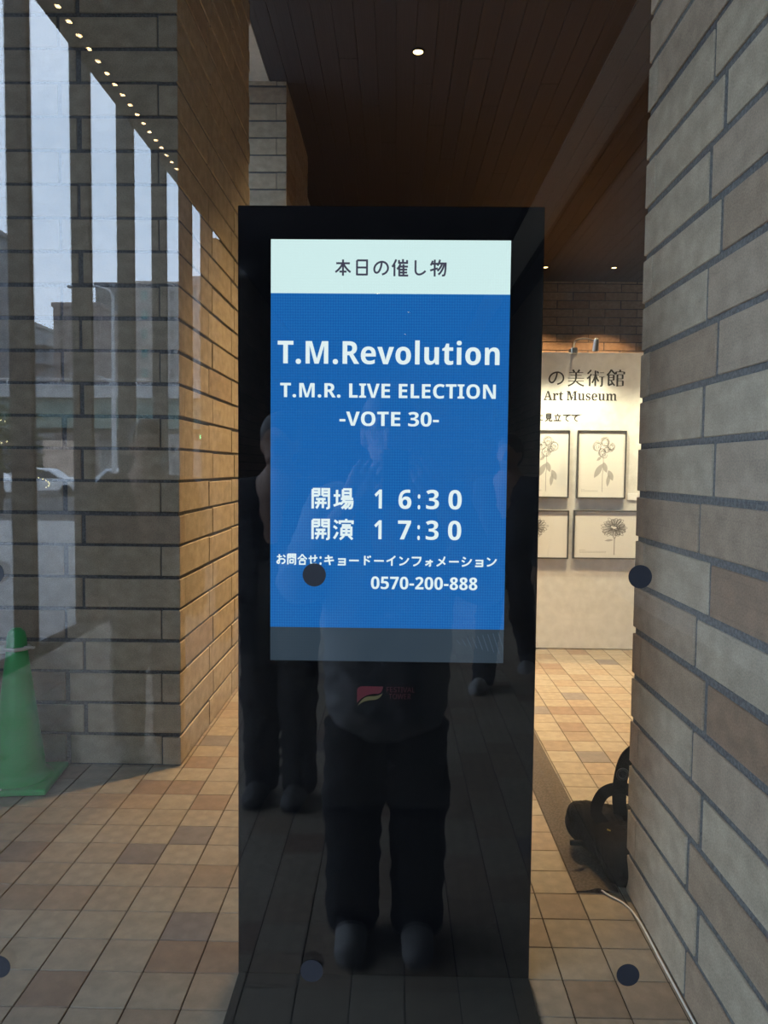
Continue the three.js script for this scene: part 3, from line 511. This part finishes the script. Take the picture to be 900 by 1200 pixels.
// ---------------------------------------------------------------- people on our side of the glass (seen mirrored in it)
function person(label, x, z, turn, o) {
  const t = thing('person', label, 'person', [x, 0, z], turn), P = o.pose;
  const skin = std({ color: lin(0.27, 0.165, 0.115), roughness: 0.6 }), sh = std({ color: lin(...o.top), roughness: 0.9 }), tr = std({ color: lin(...o.trousers), roughness: 0.9 }), so = std({ color: lin(...o.shoe), roughness: 0.6 }), hr = std({ color: lin(0.01, 0.009, 0.008), roughness: 0.5 });
  // faces -z; arms: [shoulder, elbow, wrist] per side
  const H = P.head, L = P.legs, A = P.arms, body = [capsule([0, 0.95, 0], [0, 1.40, 0.0], 0.115, 0.13), capsule([0, 1.42, 0.01], [0, 1.56, -0.005], 0.055, 0.05)];
  for (const [s, e, w] of A) body.push(capsule(s, e, 0.05, 0.042), capsule(e, w, 0.042, 0.029));
  for (const [h, k, a] of L) body.push(capsule(h, k, 0.085, 0.058), capsule(k, a, 0.056, 0.04));
  const bodyG = fieldMesh(smin(body, 0.05), [0, 0.85, 0], 0.95, 84);
  const head = smin([ell([H[0], H[1] + 0.02, H[2] + 0.012], [0.078, 0.105, 0.095]), ell([H[0], H[1] - 0.055, H[2] - 0.02], [0.055, 0.062, 0.065]), capsule([H[0], H[1] + 0.005, H[2] - 0.088], [H[0], H[1] - 0.025, H[2] - 0.104], 0.008, 0.014), ell([H[0] - 0.078, H[1] - 0.01, H[2] + 0.01], [0.012, 0.03, 0.02]), ell([H[0] + 0.078, H[1] - 0.01, H[2] + 0.01], [0.012, 0.03, 0.02]), capsule([H[0] - 0.02, H[1] - 0.062, H[2] - 0.086], [H[0] + 0.02, H[1] - 0.062, H[2] - 0.086], 0.007, 0.007), capsule([H[0] - 0.03, H[1] + 0.03, H[2] - 0.08], [H[0] + 0.03, H[1] + 0.03, H[2] - 0.08], 0.01, 0.01), capsule([H[0], H[1] - 0.04, H[2]], [0, 1.44, 0.01], 0.052, 0.055)], 0.02);
  const parts = [bodyG, fieldMesh(head, [H[0], H[1] - 0.02, H[2]], 0.17, 64)];
  A.forEach(([, e, w], i) => { // hand: palm, four fingers and a thumb, slightly curled
    const d = new THREE.Vector3(w[0] - e[0], w[1] - e[1], w[2] - e[2]).normalize(), side = i ? 1 : -1, up = Math.abs(d.y) > 0.8 ? new THREE.Vector3(0, 0, -1) : new THREE.Vector3(0, 1, 0);
    const lat = new THREE.Vector3().crossVectors(d, up).normalize(), nrm = new THREE.Vector3().crossVectors(lat, d), at = (f, l, n) => [w[0] + d.x * f + lat.x * l + nrm.x * n, w[1] + d.y * f + lat.y * l + nrm.y * n, w[2] + d.z * f + lat.z * l + nrm.z * n];
    const fs = [capsule(at(0.01, -0.018, 0), at(0.075, -0.022, 0), 0.02, 0.016), capsule(at(0.01, 0.018, 0), at(0.075, 0.022, 0), 0.02, 0.016)], fl = [0.062, 0.074, 0.07, 0.054];
    for (let k = 0; k < 4; k++) { const l = (k - 1.5) * 0.021; fs.push(capsule(at(0.07, l, 0), at(0.07 + fl[k] * 0.55, l * 1.1, -0.008), 0.0095, 0.009), capsule(at(0.07 + fl[k] * 0.55, l * 1.1, -0.008), at(0.07 + fl[k], l * 1.1, -0.026), 0.009, 0.0075)); }
    fs.push(capsule(at(0.02, 0.03 * side, 0), at(0.05, 0.052 * side, -0.012), 0.012, 0.011), capsule(at(0.05, 0.052 * side, -0.012), at(0.078, 0.054 * side, -0.026), 0.010, 0.008));
    parts.push(fieldMesh(smin(fs, 0.010), at(0.07, 0, 0), 0.11, 52));
  });
  mesh('body', mergeGeometries(parts), skin, t);
  const hairF = smin([ell([H[0], H[1] + 0.045, H[2] + 0.022], [0.09, 0.10, 0.10]), ell([H[0], H[1] + 0.0, H[2] + 0.055], [0.085, o.hair ?? 0.10, 0.06])], 0.03);
  mesh('hair', fieldMesh((a, b, c) => Math.max(hairF(a, b, c), -(ell([H[0], H[1] - 0.03, H[2] - 0.085], [0.072, 0.10, 0.07])(a, b, c))), [H[0], H[1] - 0.02, H[2] + 0.03], 0.24, 56), hr, t);
  const hem = o.hem ?? 0.86, topF = [capsule([-0.05, hem + 0.12, 0], [-0.10, 1.36, 0.0], 0.145, 0.12), capsule([0.05, hem + 0.12, 0], [0.10, 1.36, 0.0], 0.145, 0.12)];
  for (const [s, e, w] of A) { const q = o.sleeve ?? 0.95; topF.push(capsule(s, e, 0.075, 0.064), capsule(e, [e[0] + (w[0] - e[0]) * q, e[1] + (w[1] - e[1]) * q, e[2] + (w[2] - e[2]) * q], 0.063, 0.048)); }
  const tf = smin(topF, 0.05); mesh('jacket', fieldMesh((a, b, c) => Math.max(tf(a, b, c) + 0.006 * n2(a * 9 + x, b * 14 + c * 9), hem - b, Math.abs(a) < 0.075 ? b - 1.475 : -1), [0, 1.2, -0.05], 0.62, 76), sh, t);
  const wide = o.wide ?? 1, lf = []; for (const [h, k, a] of L) lf.push(capsule(h, k, 0.10 * wide, 0.085 * wide), capsule(k, [a[0], a[1] - 0.02, a[2]], 0.085 * wide, 0.078 * wide));
  lf.push(capsule([-0.06, 0.94, 0], [0.06, 0.94, 0], 0.13, 0.13)); const lf2 = smin(lf, 0.035);
  mesh('trousers', fieldMesh((a, b, c) => Math.max(lf2(a, b, c) + 0.006 * n2(a * 8, b * 11 + c * 6 + x), b - Math.min(1.0, hem + 0.05), 0.035 - b), [0, 0.52, 0], 0.56, 84), tr, t);
  L.forEach(([, , a]) => mesh('shoe', fieldMesh((p, q, r) => Math.max(smin([capsule([a[0], a[1] - 0.02, a[2] + 0.03], [a[0], a[1] - 0.045, a[2] - 0.13], 0.052, 0.043), capsule([a[0], a[1] - 0.05, a[2] + 0.03], [a[0], a[1] - 0.055, a[2] - 0.15], 0.04, 0.042)], 0.03)(p, q, r), a[1] - 0.082 - q), [a[0], a[1] - 0.02, a[2] - 0.06], 0.18, 44), so, t));
  return t;
}
const stand = (sx = 0.1) => [[[-0.09, 0.9, 0], [-sx, 0.49, -0.01], [-sx, 0.084, 0.02]], [[0.09, 0.9, 0], [sx, 0.49, -0.01], [sx, 0.084, 0.02]]];
const hang = [[[-0.19, 1.40, 0], [-0.24, 1.13, 0.03], [-0.24, 0.88, -0.05]], [[0.19, 1.40, 0], [0.24, 1.13, 0.03], [0.24, 0.88, -0.05]]];
person('person in loose dark trousers and grey shirt holding up a phone', 0.0, 2.44, 0, { top: [0.17, 0.175, 0.185], trousers: [0.012, 0.012, 0.015], shoe: [0.16, 0.16, 0.16], hem: 0.68, wide: 1.08, sleeve: 0.5,
  pose: { head: [0, 1.63, -0.03], legs: stand(0.105), arms: [[[-0.19, 1.40, 0], [-0.27, 1.18, -0.06], [-0.12, 1.42, -0.13]], [[0.19, 1.40, 0], [0.29, 1.18, -0.06], [0.16, 1.42, -0.13]]] } });
tag(mesh('phone', new RoundedBoxGeometry(0.076, 0.16, 0.009, 3, 0.004), M.black, null, [0.0203, 1.50, 2.252]), 'black phone held up in both hands', 'phone');
person('person dressed in black with dark sneakers beside the one with a phone', -0.50, 3.5, 0.15, { top: [0.012, 0.012, 0.014], trousers: [0.014, 0.014, 0.016], shoe: [0.05, 0.05, 0.05],
  pose: { head: [0, 1.63, -0.02], legs: stand(0.09), arms: [hang[0], [[0.19, 1.40, 0], [0.25, 1.13, 0], [0.34, 0.98, -0.22]]] } });
person('person in dark coat standing in the covered walk', -1.28, 4.05, -0.3, { top: [0.02, 0.019, 0.018], trousers: [0.02, 0.02, 0.02], shoe: [0.03, 0.03, 0.03], hem: 0.62, pose: { head: [0, 1.63, -0.02], legs: stand(0.1), arms: hang } });
person('person in dark clothes farther along the covered walk', 0.82, 5.45, 0.5, { top: [0.02, 0.022, 0.03], trousers: [0.015, 0.015, 0.02], shoe: [0.25, 0.25, 0.25],
  pose: { head: [0, 1.63, -0.02], legs: [[[-0.09, 0.9, 0], [-0.09, 0.5, -0.12], [-0.09, 0.084, -0.2]], [[0.09, 0.9, 0], [0.09, 0.49, 0.06], [0.09, 0.14, 0.28]]], arms: hang } });

// ---------------------------------------------------------------- street outside, mirrored between the fins
struct(mesh('ground', new THREE.PlaneGeometry(500, 400).rotateX(-Math.PI / 2), M.asphalt, null, [-60, -0.21, 120]));
struct(mesh('sidewalk', box(-14, XF - 0.2, -0.2, -0.005, -14, 20.9), std({ color: lin(0.34, 0.33, 0.32), map: texPlaster, roughness: 0.6 })));
const bm = (r, g, b) => std({ color: lin(r, g, b), map: texPlaster, roughness: 0.85 });
const winMat = std({ color: lin(0.03, 0.045, 0.055), roughness: 0.15 }), winGreen = std({ color: lin(0.10, 0.26, 0.25), roughness: 0.2 });
function building(label, x0, x1, h, z0, z1, mat, cols, floors, wm, opt = {}) {
  const t = thing('building', label, 'building', [(x0 + x1) / 2, -0.2, z0]), w = x1 - x0;
  mesh('wall', box(-w / 2, w / 2, 0, h, 0, z1 - z0), mat, t);
  mesh('parapet', box(-w / 2 - 0.2, w / 2 + 0.2, h, h + 0.6, -0.2, z1 - z0), mat, t);
  const fh = h / floors, cw = w / cols, g = box(-cw * (opt.ww ?? 0.3), cw * (opt.ww ?? 0.3), 0, fh * 0.45, -0.06, 0.1);
  for (let c = 0; c < cols; c++) for (let f = 1; f < floors; f++) if (!opt.only || opt.only(c, f)) mesh('window', g, wm, t, [-w / 2 + cw * (c + 0.5), f * fh + fh * 0.25, 0]);
  if (opt.balcony) for (let f = 1; f < floors; f++) mesh('balcony', box(w / 2 - 0.2, w / 2 + 1.6, f * fh, f * fh + 1.0, 0.5, 6), mat, t);
  if (opt.roof) mesh('roof_house', box(-w * 0.3, w * 0.25, h, h + opt.roof, 2, 8), mat, t);
  if (opt.mast) mesh('mast', cyl(0.08, 0.12, opt.mast, 8), M.chrome, t, [w * 0.1, h + opt.mast / 2, 3]);
  return t;
}
building('wide brown-grey office block with few windows', -48.6, -41.95, 24, 110, 118, bm(0.26, 0.22, 0.215), 3, 7, winMat, { ww: 0.07 });
building('grey block set back behind the others', -50.3, -46.4, 31.5, 130, 136, bm(0.2, 0.2, 0.21), 4, 9, winMat, { ww: 0.2 });
building('beige tower with a column of green windows', -40.5, -37.3, 29.4, 120, 128, bm(0.42, 0.37, 0.34), 3, 10, winGreen, { ww: 0.42, only: (c) => c === 1, mast: 8 });
building('pale tower with small square windows', -35.9, -24, 29.8, 122, 142, bm(0.40, 0.38, 0.37), 8, 10, winMat, { ww: 0.16, roof: 2 });
building('dark grey block with wide windows', -62, -49.3, 30, 90, 100, bm(0.17, 0.18, 0.2), 5, 8, winMat, { ww: 0.35, roof: 4 });
building('slim apartment block with stacked balconies', -66, -61.0, 25, 130, 140, bm(0.3, 0.31, 0.33), 3, 8, winMat, { balcony: true });
{ // elevated expressway
  const t = thing('elevated_road', 'elevated expressway with green girders crossing the street', 'bridge', [0, -0.2, 75]);
  mesh('girder', box(-140, 60, 5.3, 8.2, 0, 12), std({ color: lin(0.13, 0.19, 0.17), roughness: 0.7 }), t);
  mesh('deck_edge', box(-140, 60, 8.2, 9.5, -0.6, 12.6), bm(0.42, 0.43, 0.44), t);
  mesh('railing', tube([[-140, 9.95, -0.5], [60, 9.95, -0.5]], 0.05, 2, 6), M.chrome, t);
  for (let x = -130; x < 60; x += 2.5) mesh('rail_post', box(x, x + 0.06, 9.5, 9.95, -0.53, -0.47), M.chrome, t);
  for (let x = -120; x < 60; x += 30) mesh('pier', box(x, x + 2.5, 0, 5.3, 3, 9), bm(0.3, 0.3, 0.3), t);
}
{ // street furniture
  const p = thing('street_lamp', 'pale steel street lamp pole with curved arm', 'street lamp', [-16.4, -0.2, 45]);
  mesh('pole', cyl(0.09, 0.16, 11.6, 14), bm(0.5, 0.5, 0.5), p, [0, 5.8, 0]); mesh('arm', tube([[0, 11, 0], [-0.1, 11.7, 0], [-0.9, 12, 0], [-2, 12, 0]], 0.07, 16, 8), bm(0.5, 0.5, 0.5), p); mesh('lamp_head', chamfer(0.8, 0.14, 0.3, 0.04), bm(0.45, 0.45, 0.45), p, [-2.2, 11.98, 0]); mesh('low_arm', tube([[0, 5.6, 0], [-0.3, 6.6, 0], [-1.5, 7, 0], [-2.6, 7, 0]], 0.05, 16, 8), bm(0.5, 0.5, 0.5), p);
  const sg = thing('traffic_signal', 'traffic signal on a pole showing green', 'traffic light', [-12.5, -0.2, 50]);
  mesh('pole', cyl(0.07, 0.1, 4, 12), bm(0.4, 0.4, 0.4), sg, [0.6, 2, 0]); mesh('signal_box', chamfer(1.1, 0.4, 0.25, 0.05), M.darkMetal, sg, [0, 3.6, 0]); mesh('signal_lamp', cyl(0.15, 0.15, 0.02, 20).rotateX(Math.PI / 2), glow(1, 14, 6), sg, [0, 3.6, -0.13]);
  const wl = tag(mesh('site_fence', box(-27.5, -23.6, -0.2, 3.4, 60, 60.3), bm(0.62, 0.48, 0.38)), 'beige wall across the street', 'wall'); void wl;
  const car = (label, x, z, col, turn) => {
    const t = thing('car', label, 'car', [x, -0.2, z], turn), s = new THREE.Shape();
    s.moveTo(-2.1, 0.35); s.lineTo(2.1, 0.35); s.quadraticCurveTo(2.2, 0.75, 2.0, 0.85); s.lineTo(1.1, 0.98); s.lineTo(0.5, 1.42); s.quadraticCurveTo(-0.6, 1.52, -1.3, 1.42); s.lineTo(-1.95, 0.95); s.quadraticCurveTo(-2.2, 0.8, -2.1, 0.35);
    mesh('body', uvm(new THREE.ExtrudeGeometry(s, { depth: 1.5, bevelSize: 0.08, bevelThickness: 0.1, bevelSegments: 2 }).translate(0, 0, -0.75)), std({ color: lin(...col), roughness: 0.3 }), t);
    for (const sz of [-0.86, 0.86]) { const q = new THREE.Shape(); q.moveTo(-1.6, 0.98); q.lineTo(0.95, 0.98); q.lineTo(0.42, 1.36); q.lineTo(-1.2, 1.36); mesh('window', new THREE.ShapeGeometry(q), winMat, t, [0, 0, sz]); }
    for (const wx of [-1.3, 1.3]) for (const wz of [-0.78, 0.78]) mesh('wheel', cyl(0.32, 0.32, 0.22, 20).rotateX(Math.PI / 2), M.black, t, [wx, 0.32, wz]);
    for (const wz of [-0.55, 0.55]) mesh('headlight', chamfer(0.05, 0.14, 0.3, 0.02), glow(9, 8, 6), t, [2.16, 0.68, wz]);
  };
  car('white car waiting on the crossing street', -19.6, 43, [0.7, 0.7, 0.7], -0.2); car('pale silver car on the crossing street', -16.0, 47, [0.5, 0.52, 0.55], 0.1); car('white car near the fairy-lit tree', -21.5, 40, [0.72, 0.72, 0.72], 0);
  const tr = thing('street_tree', 'small street tree wound with fairy lights', 'tree', [-14.4, -0.2, 28]);
  mesh('trunk', tube([[0, 0, 0], [0.05, 1.2, 0], [0, 2.4, 0.05]], 0.09, 10, 8), bm(0.1, 0.08, 0.06), tr);
  const leaves = [], lm = std({ color: lin(0.06, 0.08, 0.03), roughness: 0.8, side: THREE.DoubleSide }), tiny = [];
  for (let i = 0; i < 700; i++) { const a = rnd() * 6.28, r = Math.sqrt(rnd()) * 1.5, y = 2.6 + (rnd() - 0.5) * 2.4; const g = new THREE.PlaneGeometry(0.2, 0.1).rotateX(rnd() * 3).rotateY(rnd() * 6).translate(Math.cos(a) * r, y, Math.sin(a) * r); leaves.push(g); }
  const lv = mesh('foliage', mergeGeometries(leaves), lm, tr); lv.userData.kind = 'stuff';
  for (let i = 0; i < 60; i++) { const u = i / 60, a = u * 9; tiny.push(new THREE.IcosahedronGeometry(0.03, 0).translate(Math.cos(a) * (1.7 - u * 0.9), 0.9 + u * 2.7, Math.sin(a) * (1.7 - u * 0.9))); }
  const fl = mesh('fairy_lights', mergeGeometries(tiny), glow(12, 10, 5), tr); fl.userData.kind = 'stuff';
}

scene.traverse((o) => { if (o.isMesh) o.castShadow = o.receiveShadow = true; });
renderer.render(scene, camera);
